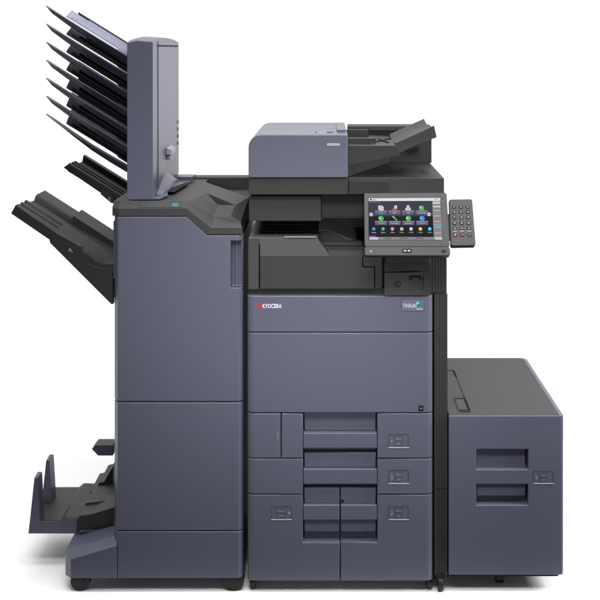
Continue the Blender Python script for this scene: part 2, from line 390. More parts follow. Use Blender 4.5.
# ADF cover
def rc(cx, cy, r, a0, a1, n=9): return [(cx+r*math.cos(math.radians(a0+(a1-a0)*i/n)), cy-r*math.sin(math.radians(a0+(a1-a0)*i/n))) for i in range(n+1)]
pts = [(248.5, 178)]+rc(261.5, 147.5, 13, 180, 90)+[(347.8, 134.5), (347.8, 178)]
m = MB(); m.ppoly(pts, .0, .54, 0)
adf = m.build('document_feeder', PAINT, pr, bevel=.004, seg=4)
zt = wz(134.5)
m = MB(); m.box(wx(337.4), wx(346.3), .09, .47, zt-.001, zt+.005)
for v in m.bm.verts:
    if v.co.z > zt and v.co.y < .3: v.co.z += .003
m.build('release_lever', PAINT, adf, bevel=.0015)
m = MB(); m.box(wx(315), wx(333.5), .055, .10, zt, zt+.0006); m.mi = 1
m.box(wx(315.2), wx(317), .06, .095, zt+.0004, zt+.0009); m.box(wx(326.6), wx(333.4), .06, .095, zt+.0004, zt+.0009)
m.build('guide_sticker', [LAV, CHAS], adf, bevel=0)
m = MB(); m.pbox(327, 339.8, 143.3, 145.9, -.0008, .002, 0); m.build('name_plate', LIFT, adf, bevel=.0004)
# feeder base under the tray and rear block
m = MB()
m.ppoly([(348, 126.2), (431.6, 126.2), (431.6, 163), (348, 163)], .45, .56)
rb = m.build('rear_housing', BLACK, pr, bevel=.002)
m = MB(); m.ppoly([(349, 127.5), (368, 127.5), (368, 130.5), (349, 130.5)], .443, .46); m.ppoly([(368.8, 127.5), (396, 127.5), (396, 130.5), (368.8, 130.5)], .443, .46)
m.ppoly([(396.8, 127.5), (416, 127.5), (416, 130.5), (396.8, 130.5)], .443, .46)
m.build('housing_trim', GREY, rb, bevel=.0006)
m = MB(); m.ppoly([(349, 131.5), (397, 131.5), (397, 141), (349, 141)], .444, .46); m.build('rear_slot', CHAS, rb, bevel=0)
m = MB(); m.ppoly([(405.5, 146.5), (419, 146.5), (419, 151), (405.5, 151)], .438, .46); m.build('hinge', CHAS, rb, bevel=.001)
# platen cover (wedge below the tray)
m = MB(); m.vprism([(wx(348.3), .03), (wx(348.3), .45), (wx(398.5), .45)], wz(178), wz(163.5))
m.build('platen_cover', BLACKD, rb, bevel=.001)
# input tray: lower trough and raised extension
m = MB()
m.ppoly([(348.2, 146.2), (397, 146.2), (400.3, 156.5), (348.2, 166.5)], .02, .06, 0)
it = m.build('input_tray', BLACK, pr, bevel=.001)
m = MB(); m.ppoly([(348.2, 147.5), (386, 147), (399, 150), (400.0, 155.5), (348.2, 165.5)], .06, .44, 0); m.build('tray_bed', BLACK, it, bevel=.001)
# extension: a shallow valley across the depth
def ext(A, B, prof, th):   # A,B: (px,py) at Y=.02 ; prof: [(Y, dz)]
    ra = [(wx(A[0]), Y, wz(A[1])+dz) for Y, dz in prof]; rb_ = [(wx(B[0]), Y, wz(B[1])+dz) for Y, dz in prof]
    ra += [(x+.002, y, wz(A[1])-th) for x, y, z in ra[::-1]]; rb_ += [(x+.008, y, wz(B[1])-th) for x, y, z in rb_[::-1]]
    return [ra, rb_]
m = MB()
prof = [(.02, 0), (.035, 0), (.05, -.003), (.13, -.010), (.25, -.012), (.33, -.004), (.35, 0), (.365, 0)]
m.loop(ext((396.5, 143.4), (434.8, 126.3), prof, .034))
ex = m.build('tray_extension', GREY, it, bevel=.0015)
m = MB()
m.loop([[(wx(372), Y, wz(146.6)+.001*k) for Y, k in ((.06, 1), (.44, 1))]+[(wx(372), .44, wz(150)), (wx(372), .06, wz(150))],
        [(wx(397), .06, wz(143.9)-.010), (wx(397), .44, wz(143.9)-.010), (wx(397), .44, wz(150)), (wx(397), .06, wz(150))]])
m.build('tray_ramp', GREY, it, bevel=.001)
m = MB(); m.pbox(348.2, 377.5, 141, 146.6, .10, .125, 0); m.build('paper_guide', BLACK, it, bevel=.001)
m = MB(); m.pbox(348.2, 373, 138, 146, .34, .36, 0); m.build('paper_guide', BLACK, it, bevel=.001)
m = MB()    # crossed feed mark on the ramp
def ramp(px, Y): return (wx(px), Y, wz(146.6+(px-372)/25*(-2.7+3.3))+.0025)
for (a, b) in (((378, .15), (396, .30)), ((383, .27), (391, .13))):
    pa = Vector(ramp(*a)); pb = Vector(ramp(*b)); d = (pb-pa).normalized(); n = d.cross(Vector((0, 0, 1))).normalized()*.0035
    m.loop([[tuple(pa-n), tuple(pa+n), tuple(pa+n+Vector((0, 0, .002))), tuple(pa-n+Vector((0, 0, .002)))], [tuple(pb-n), tuple(pb+n), tuple(pb+n+Vector((0, 0, .002))), tuple(pb-n+Vector((0, 0, .002)))]])
m.build('width_guide_mark', CHAS, it, bevel=0)

# ---- control panel
def plane(tl, tr_, bl, br, w_, h_):
    tl, tr_, bl, br = map(Vector, (tl, tr_, bl, br)); n = (tr_-tl).cross(bl-tl).normalized()
    if n.y > 0: n = -n
    def f(u, v, h=0): a = tl.lerp(tr_, u/w_); b = bl.lerp(br, u/w_); return tuple(a.lerp(b, v/h_)+n*h)
    return f
F = plane(P(363.9, 193.0, -.045), P(446.6, 192.6, -.045), P(364.6, 255.6, -.115), P(450.3, 255.8, -.115), 86, 63)
def rrect(u0, u1, v0, v1, r, n=5):
    o = []
    for cu, cv, a in ((u1-r, v0+r, 0), (u0+r, v0+r, 90), (u0+r, v1-r, 180), (u1-r, v1-r, 270)):
        for i in range(n+1):
            t = math.radians(a+90*i/n); o.append((cu+r*math.cos(t), cv-r*math.sin(t)))
    return o
def slab(m, F, u0, u1, v0, v1, r, h0, h1): m.loop([[F(u, v, h) for u, v in rrect(u0, u1, v0, v1, r)] for h in (h0, h1)])
m = MB(); slab(m, F, 0, 86, 0, 54.2, 2.2, -.028, 0); slab(m, F, 0, 86, 54.5, 63, 2.0, -.028, 0); slab(m, F, .8, 85.2, 1, 62, 2, -.033, -.0012)
cp = m.build('control_panel', PANELM, pr, bevel=.002, seg=3)
m = MB(); m.pbox(384.5, 429, 200, 262, -.03, .03, 0); m.build('panel_arm', BLACKD, pr, bevel=.004)
SCR = [emit('screen_bar', (.75, .76, .8)), emit('screen_dark', (.012, .013, .019)), emit('screen_plum', (.13, .12, .21)), emit('screen_grey', (.25, .25, .25)), emit('screen_light', (.62, .62, .66)),
       emit('screen_green', (.05, .50, .08)), emit('screen_blue', (.03, .28, .80)), emit('screen_red', (.75, .08, .05)), emit('screen_pink', (.75, .30, .36)), emit('screen_tan', (.72, .52, .30)),
       emit('screen_yellow', (.80, .72, .02)), emit('screen_cyan', (.04, .65, .80)), emit('screen_purple', (.20, .07, .62)), emit('screen_shade', (.048, .048, .068)), emit('screen_olive', (.40, .30, .06))]
m = MB()
def G(h): return lambda u, v: F(u, v, h)
a = G(.0006); b = G(.0010); c = G(.0014); c2 = G(.0018)
m.mi = 1; quad(m, G(.0003), 4.4, 79.2, 5.0, 47.7)
m.mi = 13; quad(m, a, 4.8, 70.2, 8.6, 24); m.mi = 1; quad(m, b, 4.8, 70.2, 27, 44.2)
m.mi = 0; quad(m, b, 4.8, 79, 5.4, 8.4)
m.mi = 3; quad(m, b, 4.8, 79, 44.6, 47.5); quad(m, b, 70.4, 79, 8.4, 44.6)
m.mi = 1; disc(m, c, 7, 6.9, 1.0); put_text(m, 'Home', c, 9, 13, 7.8, 6.1, .01); put_text(m, '10:10', c, 73, 77, 7.6, 6.2)
m.mi = 3; put_text(m, 'Select the function', c, 5.5, 17, 10.3, 9.1, 0)
names = ['Copy', 'Send', 'FAX', 'Custom Box', 'Job Box', 'Removable', 'Internet', 'Programs']
kinds = [4, 4, 4, 5, 5, 5, 5, 6]
for i in range(8):
    cu = 17.3+(i % 4)*14.0; cv = 15.6+(i//4)*10.5
    m.mi = 2; quad(m, c, cu-6.3, cu+6.0, cv+2.8, cv+6.6); m.mi = 4; quad(m, c2, cu-6.3, cu+6.0, cv+2.8, cv+3.1)
    put_text(m, names[i], c2, cu-len(names[i])*.42, cu+len(names[i])*.42, cv+5.6, cv+4.0, 0)
    m.mi = kinds[i]
    if i == 0:
        slab(m, F, cu-2.8, cu+1.6, cv-2.6, cv+1.6, .5, .0006, .0014); slab(m, F, cu-1.4, cu+2.9, cv-1.7, cv+2.5, .5, .0006, .0018); m.mi = 8; quad(m, G(.0021), cu-.8, cu+2, cv+.2, cv+.6)
    elif i == 1: poly(m, c, [(cu-.5, cv+.6), (cu-.2, cv-2.4), (cu+2.8, cv-2.8), (cu+2.6, cv+1)]); m.mi = 7; disc(m, c2, cu-.2, cv+1.4, 2.1, ry=1.2)
    elif i == 2: slab(m, F, cu-2.8, cu+2.8, cv-.3, cv+2.4, .4, .0006, .0016); quad(m, c2, cu-1.4, cu+1.4, cv-2.8, cv+.2); m.mi = 7; quad(m, G(.0022), cu-.2, cu+1.8, cv+.9, cv+1.4)
    elif i == 5: poly(m, c, [(cu-2.8, cv-2), (cu-1.4, cv-2.8), (cu+2.8, cv+1.6), (cu+1.6, cv+2.7)]); m.mi = 4; poly(m, c2, [(cu-2.4, cv-1.9), (cu-1.8, cv-2.3), (cu-.2, cv-.7), (cu-.8, cv-.3)])
    else:
        disc(m, c, cu, cv, 2.7, 20); m.mi = 4; disc(m, c2, cu-1.2, cv-.4, 1.1 if i != 7 else .6)
for i, k in enumerate([6, 5, 8, 9, 3, 10, 11]):
    cu = 9.6+i*9.5; m.mi = k if k != 3 else 4; disc(m, c, cu, 36.6, 1.75, 16); m.mi = 4; put_text(m, ['Status', 'Device', 'Language', 'Paper', 'Help', 'Login', 'System'][i], c, cu-2.2, cu+2.2, 40.8, 39.4, 0)
    quad(m, G(.0019), cu-.6, cu+.6, 36.0, 36.5)
m.mi = 4; disc(m, c, 7.2, 22.0, 1.9, 16); disc(m, c, 66.5, 22.0, 1.9, 16)
m.mi = 2; poly(m, c2, [(6.5, 22), (7.7, 21), (7.7, 23)]); poly(m, c2, [(67.2, 22), (66, 21), (66, 23)])
m.mi = 12; quad(m, c, 4.9, 11.8, 43.3, 44.5)
m.mi = 4; quad(m, c, 5.2, 14, 45, 47.2); quad(m, c, 71.2, 78.6, 9.4, 11.4); quad(m, c, 71.2, 78.6, 13.5, 15.0); quad(m, c, 71.2, 78.6, 44.9, 47.2)
for v0, v1 in ((16, 20.5), (21.5, 25.8), (27, 31.3), (32.5, 36.8), (38, 43.5)): m.mi = 4; quad(m, c, 71.6, 78.2, (v0+v1)/2-.25, (v0+v1)/2+.25)
m.mi = 14; quad(m, c, 71, 78.8, 20.6, 21.4); m.mi = 7; quad(m, c, 71, 78.8, 26.4, 27.4); m.mi = 11; quad(m, c, 71, 78.8, 31.8, 32.4)
for k in range(3):
    m.mi = 1; quad(m, c2, 20+k*16, 28+k*16, 45.8, 46.3)
m.build('touch_screen', SCR, cp, bevel=0)
m = MB(); slab(m, F, 38, 47.6, 56.3, 60.2, .6, -.001, .0008); m.build('sensor_window', CHAS, cp, bevel=.0003)
m = MB(); quad(m, G(.0012), 39.6, 42.0, 57.6, 58.8); quad(m, G(.0012), 43.6, 46.0, 57.6, 58.8); m.build('sensor_marks', LIFT, cp, bevel=0)
m = MB(); disc(m, G(.001), 6.3, 58.8, .8); m.build('indicator_light', LIFT, cp, bevel=0)
m = MB(); disc(m, G(.0012), 79.6, 58.4, 2.4, ry=1.4); disc(m, G(.0013), 79.6, 58.4, 1.1, ry=1.5); m.build('power_mark', CHAS, cp, bevel=0)
# ---- keypad
K = plane(P(449.0, 199.4, -.035), P(472.2, 199.0, -.035), P(450.6, 246.0, -.090), P(475.8, 245.6, -.090), 25, 46.5)
m = MB(); slab(m, K, 0, 25, 0, 46.5, 2.4, -.016, 0); kp = m.build('numeric_keypad', PANELM, pr, bevel=.0025, seg=3)
m = MB(); slab(m, K, .3, 24.7, 43, 47.0, 2.0, -.022, -.006); slab(m, K, -3, 3, 14, 40, 1, -.020, -.008); m.build('keypad_base', BLACKD, kp, bevel=.001)
gl = ['1', '2', '3', '4', '5', '6', '7', '8', '9', '*', '0', '#', '', '', '', '', '', '']
for r in range(6):
    for q in range(3):
        i = r*3+q; cu = 4.9+q*7.3; cv = [7.6, 13.0, 18.4, 24.0, 29.4, 35.6][r]
        m = MB(); slab(m, K, cu-2.1, cu+2.1, cv-1.7, cv+1.7, .7, -.001, .0022)
        m.mi = 1
        Kc = lambda u, v: K(u, v, .0026)
        if gl[i]: put_text(m, gl[i], Kc, cu-.8, cu+.8, cv+1.0, cv-1.0, .0)
        elif r == 4:
            quad(m, Kc, cu-.7, cu+.7, cv-.4, cv+.4); Kd = lambda u, v: K(u, v, .0005); quad(m, Kd, cu-2.0, cu+2.0, cv+2.2, cv+2.8)
        else:
            if q == 1: poly(m, Kc, [(cu, cv-1.2), (cu+1.2, cv), (cu, cv+1.2), (cu-1.2, cv)])
            elif q == 0: poly(m, Kc, [(cu-1.1, cv+1.1), (cu+.6, cv-1.2), (cu+1.2, cv-.6), (cu-.4, cv+1.2)])
            else: poly(m, Kc, [(cu-.7, cv-1.2), (cu+1.2, cv), (cu-.7, cv+1.2)])
        gm = LIFT if r < 5 else [YEL, RED, TEAL][q]
        m.build('key', [BLACKD, gm], kp, bevel=.0005)
# ---- card reader box
m = MB()
pc = [(384.2, 261), (430, 261)]+rc(424, 264, 6, 0, -85, 6)+[(384.2, 272)]
m.ppoly(pc, -.003, .03, 0); pod = m.build('reader_hood', BLACKD, pr, bevel=.001)
m = MB()
xs = [384.2, 407.8, 410.2, 420.6, 423.6, 429.2]; ysr = [272.2, 275.0, 279.2, 290.2, 295.2]
o_ = -.006
m = MB(); m.stepped(xs, ysr, [[o_]*5, [o_, o_+.012, o_+.016, o_+.012, o_], [o_, o_+.006, o_+.006, o_+.006, o_], [o_]*5], .03)
rd = m.build('card_reader', BLACK, pr, bevel=.0012)
m = MB(); m.pbox(410.4, 420.4, 275.0, 279.0, o_+.010, o_+.014, 0); m.build('usb_slot', CHAS, rd, bevel=0)
m = MB(); m.pbox(412.4, 418.6, 277.4, 279.2, o_+.002, o_+.013, 0); m.build('slot_cover', GREY, rd, bevel=.0005)
m = MB(); m.cyl((wx(397.8), o_-.0005, wz(283.6)), .0095, 'y', .004, 28); m.mi = 1; m.cyl((wx(397.8), o_-.003, wz(283.6)), .006, 'y', .003, 24)
m.mi = 0; m.pbox(397.4, 398.3, 282.4, 285, o_-.0052, o_-.003, 0); m.build('key_lock', [CHAS, BLACK], rd, bevel=.0005)
m = MB(); m.pbox(427.4, 429.1, 272.6, 294.8, o_-.001, o_+.004, 0); m.build('edge_trim', GREY, rd, bevel=.0008)

# ================================================================ DOCUMENT FINISHER
fi = thing('document_finisher', 'tall slate cabinet left of the printer, black trays jutting from its left side', 'finisher', (wx(178), .3, 0))
zT = wz(200.5, .03)
m = MB(); m.box(wx(113)+.004, wx(187), .034, .60, wz(578), zT-.03); m.box(wx(187), wx(242), .034, .58, wz(578), wz(238)); m.build('chassis', CHAS, fi)
# doors: plan outline with chamfered left edge and chamfered right edge
def door_plan(yb=.034): return [(wx(118), 0), (wx(239.2), 0), (wx(243)-.001, .012), (wx(243)-.001, yb), (wx(112.9), yb), (wx(112.9), .028)]
# upper door has a stepped top line and a handle recess
def chamf(py0, py1, name, top=None):
    m = MB(); m.vprism(door_plan(), wz(py1), wz(py0)); return m.build(name, PAINT, fi, bevel=.0028, seg=3, clamp=False)
m = MB()
out = [(118, 401.6), (239.2, 401.6), (239.2, 287.6), (230.8, 287.6), (230.8, 241), (239.2, 241), (239.2, 235.3), (207.6, 235.3), (187, 216.8), (118, 216.8)]
def dring(Y, l, r): return [(wx({118: l, 239.2: r}.get(a, a))-(.001 if a == 239.2 and r > 240 else 0), Y, wz(b)) for a, b in out]
m.loop([dring(0, 118, 239.2), dring(.012, 115.8, 243), dring(.028, 112.9, 243), dring(.034, 112.9, 243)])
ud = m.build('upper_door', PAINT, fi, bevel=.0028, seg=3, clamp=False)
# recessed handle, fluted
pl = [(wx(230.8)+.0002, .001), (wx(231.6), .020), (wx(234), .024), (wx(235.4), .018), (wx(237), .018), (wx(238.4), .022), (wx(240.4), .020), (wx(241.2), .009), (wx(243)-.0015, .012), (wx(243)-.0015, .034), (wx(230.8)+.0002, .034)]
m = MB(); m.vprism(pl, wz(287.6)+.0002, wz(241)-.0002)
hd = m.build('door_handle', PAINT, ud, bevel=.0006)
m = MB(); m.loop([[(wx(231.4), .003, wz(286.8)), (wx(239.2), .003, wz(286.8)), (wx(242.4), .011, wz(286.8)), (wx(242.4), .02, wz(286.8)), (wx(231.4), .02, wz(286.8))],
                 [(wx(231.4), .010, wz(286.2)), (wx(239.0), .010, wz(286.2)), (wx(241.4), .015, wz(285.8)), (wx(241.4), .02, wz(285.8)), (wx(231.4), .02, wz(286.2))]])
m.build('handle_lip', PAINT, hd, bevel=.0006)
chamf(402.5, 530.6, 'middle_panel'); chamf(531.5, 578.3, 'lower_panel')
m = MB(); m.vprism([(wx(110)-.0, .05), (wx(112.9), .045), (wx(112.9), .33), (wx(110), .33)], wz(279, .05), wz(221, .05)); m.build('side_panel', PAINT, fi, bevel=.003)
m = MB(); m.vprism([(wx(112.9), .0345), (wx(113.6), .0345), (wx(113.6), .60), (wx(112.9), .60)], wz(578), zT-.03); m.build('left_wall', PAINT, fi, bevel=.001)
m = MB(); m.vprism([(wx(242.1), .0345), (wx(243)-.001, .0345), (wx(243)-.001, .60), (wx(242.1), .60)], wz(578), wz(237)); m.build('right_wall', PAINT, fi, bevel=.001)
# top cover
m = MB(); bm = m.bm
def V(px, py, Y): return bm.verts.new(P(px, py, Y))
def Vw(px, z, Y): return bm.verts.new((wx(px), Y, z))
L0b = V(118.6, 216, .0); L0 = V(118.6, 208.4, .0); E0b = V(112.3, 215.6, .03); E0 = V(112.3, 207.4, .03); L1 = V(119.5, 200.5, .03); E1 = V(114, 200.6, .045)
P0b = V(186.6, 216, 0); P0 = V(186.6, 208.4, 0); P1b = V(207.4, 234.4, 0); P1 = V(211, 227.6, 0); P2b = V(242.2, 234.4, 0); P2 = V(242.2, 227.6, 0)
V0 = V(187, 200.6, .03); Q1 = V(213, 224.7, .02); Q2 = V(241, 224.7, .02)
R1 = V(213.4, 216.2, .05); R1b = V(231, 216.2, .05); R2 = V(241, 221.5, .055)
S1 = V(218, 205, .14); S2 = V(235.5, 205, .14); T0 = V(207.5, 193.3, .22)
U0 = Vw(187.6, zT, .50); W_ = V(247.0, 197.2, .30)
W_.co.x = wx(242.2)
A1 = Vw(114.5, zT, .60); A2 = Vw(187.6, zT, .60)
m.face([L0b, P0b, P0, L0]); m.face([E0b, L0b, L0, E0]); m.face([P0b, P1b, P1, P0]); m.face([P1b, P2b, P2, P1])
m.face([L0, P0, V0, L1]); m.face([E0, L0, L1, E1]); m.face([P0, P1, Q1]); m.face([P0, Q1, V0]); m.face([P1, P2, Q2, Q1])
m.face([L1, V0, U0, A2, A1, E1])
m.face([Q1, Q2, R2, R1b, R1]); m.face([V0, Q1, R1]); m.face([V0, R1, S1, T0]); m.face([R1, R1b, S2, S1]); m.face([R1b, R2, W_, S2])
m.face([V0, T0, U0]); m.face([U0, T0, W_]); m.face([T0, S2, W_])
# triangular pocket
d = Vector((0, .012, -.028)); 
T0l = bm.verts.new(T0.co+Vector((.004, -.02, -.020))); S1l = bm.verts.new(S1.co+Vector((.004, .006, -.012))); S2l = bm.verts.new(S2.co+Vector((-.016, .010, -.014)))
m.mi = 1
m.face([T0l, S1l, S2l]); m.face([T0, T0l, S1l, S1]) ; m.face([T0, S2, S2l, T0l]); m.face([S1, S1l, S2l, S2])
m.mi = 0
# rear drop and sides
Ud = Vw(187.6, zT-.06, .50); A2d = Vw(187.6, zT-.06, .60); Wd = bm.verts.new((W_.co.x, .30, W_.co.z-.05)); P2d = bm.verts.new((P2b.co.x, .03, P2b.co.z)); A1d = Vw(114.5, zT-.04, .60)
m.face([U0, W_, Wd, Ud]); m.face([U0, Ud, A2d, A2]); m.face([P2b, P2d, Wd, W_, R2, Q2, P2]); m.face([E1, A1, A1d, E0b, E0])
tcv = m.build('top_cover', [GREY, BLACKD], fi, bevel=.0013, seg=2, sharp=12)
m = MB(); m.box(wx(187.6), wx(242.2), .30, .52, wz(237), wz(212)); m.build('paper_path_floor', BLACKD, tcv)
m = MB(); m.box(wx(114.5), wx(243), .585, .66, wz(240), zT+.006); m.build('rear_rim', BLACK, tcv, bevel=.003)
# control strip with teal mark
m = MB()
def Lf(px, t): a = Vector(P(px, 208.1, .001)); b = Vector(P(px, 201.0, .028)); return a.lerp(b, t)
nn = Vector((0, -.7, .7))
m.loop([[tuple(Lf(x, t)+nn*.0016) for x, t in ((140, .03), (182, .03), (182, .95), (140, .95))], [tuple(Lf(x, t)-nn*.002) for x, t in ((140, .03), (182, .03), (182, .95), (140, .95))]])
m.mi = 1; disc(m, lambda u, v: tuple(Lf(u, v)+nn*.0020), 175.2, .42, 3.6, 20, .26)
m.build('status_strip', [GREY, TEAL], tcv, bevel=.0004)
# foot at the left
m = MB()
fa = [P(70.7, 578.3, 0), P(116.9, 578.3, 0), P(116.9, 545.6, 0), P(70.7, 559.7, 0)]
fb = [P(65.3, 574.7, .03), P(116.9, 578.3, .03), P(116.9, 536.6-.6, .03), P(65.6, 550.4, .03)]
fb[1] = (fa[1][0], .03, fa[1][2])
fc = [(x, .34, z) for x, y, z in fb]
m.loop([fa, fb, fc]); ft = m.build('foot', PAINT, fi, bevel=.0014)
m = MB(); m.loop([[(wx(70), Y, wz(549)+.002) for Y in (.12, .135)]+[(wx(70), .135, wz(551)), (wx(70), .12, wz(551))], [(wx(112), Y, wz(537)+.006) for Y in (.12, .135)]+[(wx(112), .135, wz(545)), (wx(112), .12, wz(545))]])
m.build('foot_rib', PAINT, ft, bevel=.0008)
caster_face(fi, 79, .03); caster_face(fi, 232.8, .03, .031); caster_face(fi, 79, .5); caster_face(fi, 232, .5)
# booklet tray low on the left
Yb = .15; Ye = .42
m = MB()
base = [(28.3, 533.7), (29.6, 521.5), (60, 521.4), (65, 517.5), (112, 517.5), (112, 533.7)]
q = [(wx(a, Yb), wz(b, Yb)) for a, b in base]
m.loop([[(x, Yb, z) for x, z in q], [(x, Ye, z) for x, z in q]])
bt = m.build('booklet_tray', PAINT, fi, bevel=.0012)
m = MB(); ma = [(wx(a, Yb), wz(b, Yb)) for a, b in [(31, 521.4), (60, 521.3), (65, 517.4), (112, 517.4)]]
m.loop([[(x, y, z+h) for x, z in ma]+[(x, y, z-.002) for x, z in ma[::-1]] for y, h in ((Yb+.004, .001), (Ye-.002, .001))])
m.build('tray_mat', BLACK, bt, bevel=0)
for y0, y1 in ((Yb-.001, Yb+.040), (Yb+.145, Yb+.19)):
    m = MB()
    lo = [P(28.5, 533, Yb), P(40.2, 533, Yb), P(40.2, 521.8, Yb), P(37.6, 477.8, Yb), P(34.4, 477.8, Yb)]
    hi = [(x, 0, z) for x, y, z in lo]
    r0 = [(x, y0, z) for x, _, z in hi]; r1 = [(x+(.004 if i > 0 and i < 4 else 0), y1, z+(0.0 if i < 3 else .004)) for i, (x, _, z) in enumerate(hi)]
    m.loop([r0, r1]); m.build('end_stop', PAINT, bt, bevel=.0012)
m = MB(); zz = wz(521.4, Yb); m.box(wx(42, Yb), wx(51, Yb), Yb+.05, Yb+.075, zz-.001, zz+.0008); m.build('tray_slot', LIFT, bt, bevel=0)
m = MB()
q = [(wx(a, Yb), wz(b, Yb)) for a, b in [(60, 521.4), (65, 517.5), (70, 517.5), (65.5, 521.4)]]
m.loop([[(x, Yb+.002, z+.0015) for x, z in q], [(x, Ye, z+.0015) for x, z in q]]); m.build('tray_ridge', BLACK, bt, bevel=.0005)
m = MB()   # ramp in steps up to the cabinet
q = [(75, 533), (75, 523.8), (78.5, 518.5), (90, 517), (113, 510), (113, 533)]
m.loop([[(wx(a, .1), Yb-.03, wz(b, .1)) for a, b in q], [(wx(a, .1), Yb+.10, wz(b, .1)) for a, b in q]])
for (pp, y0, y1) in (([(80, 517), (86, 503), (112.9, 500), (112.9, 520)], .20, .34), ([(84, 505), (90, 492), (95, 491), (99, 483), (104, 482), (112.9, 466), (112.9, 505)], .34, .50)):
    m.loop([[(wx(a, y0), y0, wz(b, y0)) for a, b in pp], [(wx(a, y0), y1, wz(b, y0)) for a, b in pp]])
m.build('tray_ramp', BLACK, bt, bevel=.001)
m = MB()
m.loop([[(wx(a, .2), y, wz(b, .2)) for a, b in pp] for y, pp in ((.20, [(98, 455.8), (113, 455.8), (113, 445.2), (95, 445.2), (91.7, 449.2)]), (.258, [(98, 455.8), (113, 455.8), (113, 445.2), (95, 445.2), (91.7, 449.2)]))])
m.build('exit_lip', mat('dark_slate_plastic', (.035, .036, .045), .45, .2), fi, bevel=.002)

# sloped output trays A and B
def slope_tray(mb, A, B, Yr, prof, th, tip=0):
    """profile across the depth [(Y, dz)], swept from A to B (px at Yr); underside th below"""
    ax, az = wx(A[0], Yr), wz(A[1], Yr); bx, bz = wx(B[0], Yr), wz(B[1], Yr)
    r0 = [(ax, Y, az+dz) for Y, dz in prof]+[(ax+tip, Y, az+min(dz, 0)-th) for Y, dz in prof[::-1]]
    r1 = [(bx, Y, bz+dz) for Y, dz in prof]+[(bx, Y, bz+min(dz, 0)-th) for Y, dz in prof[::-1]]
    mb.loop([r0, r1])
profA = [(.064, -.008), (.068, -.002), (.085, 0), (.105, 0), (.11, -.004), (.125, -.004), (.13, 0), (.15, 0), (.155, -.004), (.17, -.004), (.18, 0), (.20, -.001), (.215, -.012), (.29, -.015), (.31, -.002), (.325, 0), (.345, 0), (.36, 0), (.43, 0), (.435, -.008)]
m = MB(); slope_tray(m, (15.5, 205), (112.9, 267), .075, [(y, d) for y, d in profA], .004, .002)
ta = m.build('output_tray', TRAY, fi, bevel=.0008, seg=2, sharp=25)
m = MB(); m.ppoly([(11, 213.5), (15.6, 205), (57.5, 233.8), (49.2, 239.6)], .056, .0635, .056); m.build('tray_side', TRAY, ta, bevel=.001)
m = MB()   # thick inner part
profA2 = [(.055, -.020), (.060, .000), (.20, .004), (.215, -.010), (.29, -.012), (.31, .010), (.44, .012), (.445, 0)]
slope_tray(m, (55.5, 230.6), (113, 268), .075, profA2, .012)
m.build('tray_bed', TRAY, ta, bevel=.0015, sharp=25)
m = MB()
cut = [(84.5, 258), (88, 262.5), (94, 266), (101, 267.6), (112.9, 268)]
pa_ = [(49.2, 239.5), (56.8, 233.2), (80.5, 246.4)]+cut+[(112.9, 304.5), (111, 304), (50, 243)]
m.ppoly(pa_, .048, .075, .048); sidep = m.build('tray_bracket', TRAY, ta, bevel=.0015)
m = MB(); put_text(m, 'A', lambda u, v: (wx(u+(246.5-v)*-.25, .048), .0472, wz(v+(u-67)*.3, .048)), 67.3, 72.0, 251.4, 247.0, .0); m.build('tray_letter', LIFT, sidep, bevel=0)
m = MB()  # curved recess rim and pocket
rim = [(84, 254), (84.5, 258), (88, 262.5), (94, 266), (101, 267.6), (112.9, 268), (112.9, 264.5), (102, 264), (96, 262), (91, 258), (87.5, 254)]
m.ppoly(rim, .052, .12, .048); m.build('pocket_rim', BLACKD, ta, bevel=.001)
m = MB(); m.ppoly([(60, 240), (112.9, 270), (112.9, 303), (62, 253)], .10, .40, .05); m.build('tray_underside', BLACKD, ta, bevel=.002)

profB = [(.16, -.020), (.165, -.002), (.18, 0), (.20, 0), (.205, -.003), (.215, -.003), (.22, 0), (.235, 0), (.24, -.003), (.25, -.003), (.255, 0), (.265, 0), (.28, -.014), (.37, -.014), (.385, .004), (.40, .006), (.42, .004), (.425, -.006)]
m = MB(); slope_tray(m, (69.0, 163.2), (127, 198.9), .18, profB, .003)
tb = m.build('output_tray', TRAY, fi, bevel=.0008, sharp=25)
m = MB(); m.ppoly([(63.6, 167.5), (69, 163.8), (126, 198.7), (126, 204), (101, 193)], .158, .17, .16); m.build('tray_side', TRAY, tb, bevel=.001)
m = MB(); slope_tray(m, (112, 186.5), (130, 197.6), .38, [(.37, .0), (.375, .018), (.41, .018), (.415, 0)], .006); m.build('tray_stop', BLACKD, tb, bevel=.001)
m = MB(); m.ppoly([(100.3, 194), (102.5, 190.8), (106, 191.2), (114, 197), (114, 203.5), (111, 203)], .14, .22, .14); bk = m.build('tray_clip', TRAY, tb, bevel=.0015)
m = MB(); put_text(m, 'B', lambda u, v: (wx(u, .14), .1388, wz(v+(u-108)*.35, .14)), 108.3, 111.2, 200.2, 196.4, .0); m.build('tray_letter', DIMP, bk, bevel=0)

# ================================================================ MAILBOX SORTER
mb_ = thing('mailbox_sorter', 'upright slate sorter tower with seven slanted trays, standing on the black finisher top', 'mailbox', (wx(140), .3, zT))
mx0, mx1 = wx(127, .03), wx(153, .03)
m = MB()
zt = wz(40.8, .03)
rg = []
for y, dz in ((.03, -.003), (.06, .004), (.14, .010), (.30, .012), (.46, .009), (.56, .004), (.60, .0)):
    rg.append([(mx0, y, zT+.002), (mx1, y, zT+.002), (mx1, y, zt+dz), ((mx0+mx1)/2-.01, y, zt+dz+.004), (mx0, y, zt+dz-.003)])
m.loop(rg); hs = m.build('housing', PAINT, mb_, bevel=.002, seg=3, sharp=40)
m = MB()    # side cover with a seam and top slot
m.box(mx1, mx1+.0025, .125, .597, zT+.02, zt-.002); sv = m.build('side_cover', PAINT, hs, bevel=.002)
m = MB(); m.box(mx1+.0032, mx1+.0042, .12, .57, zt-.017, zt-.012); m.build('slot', CHAS, sv, bevel=0)
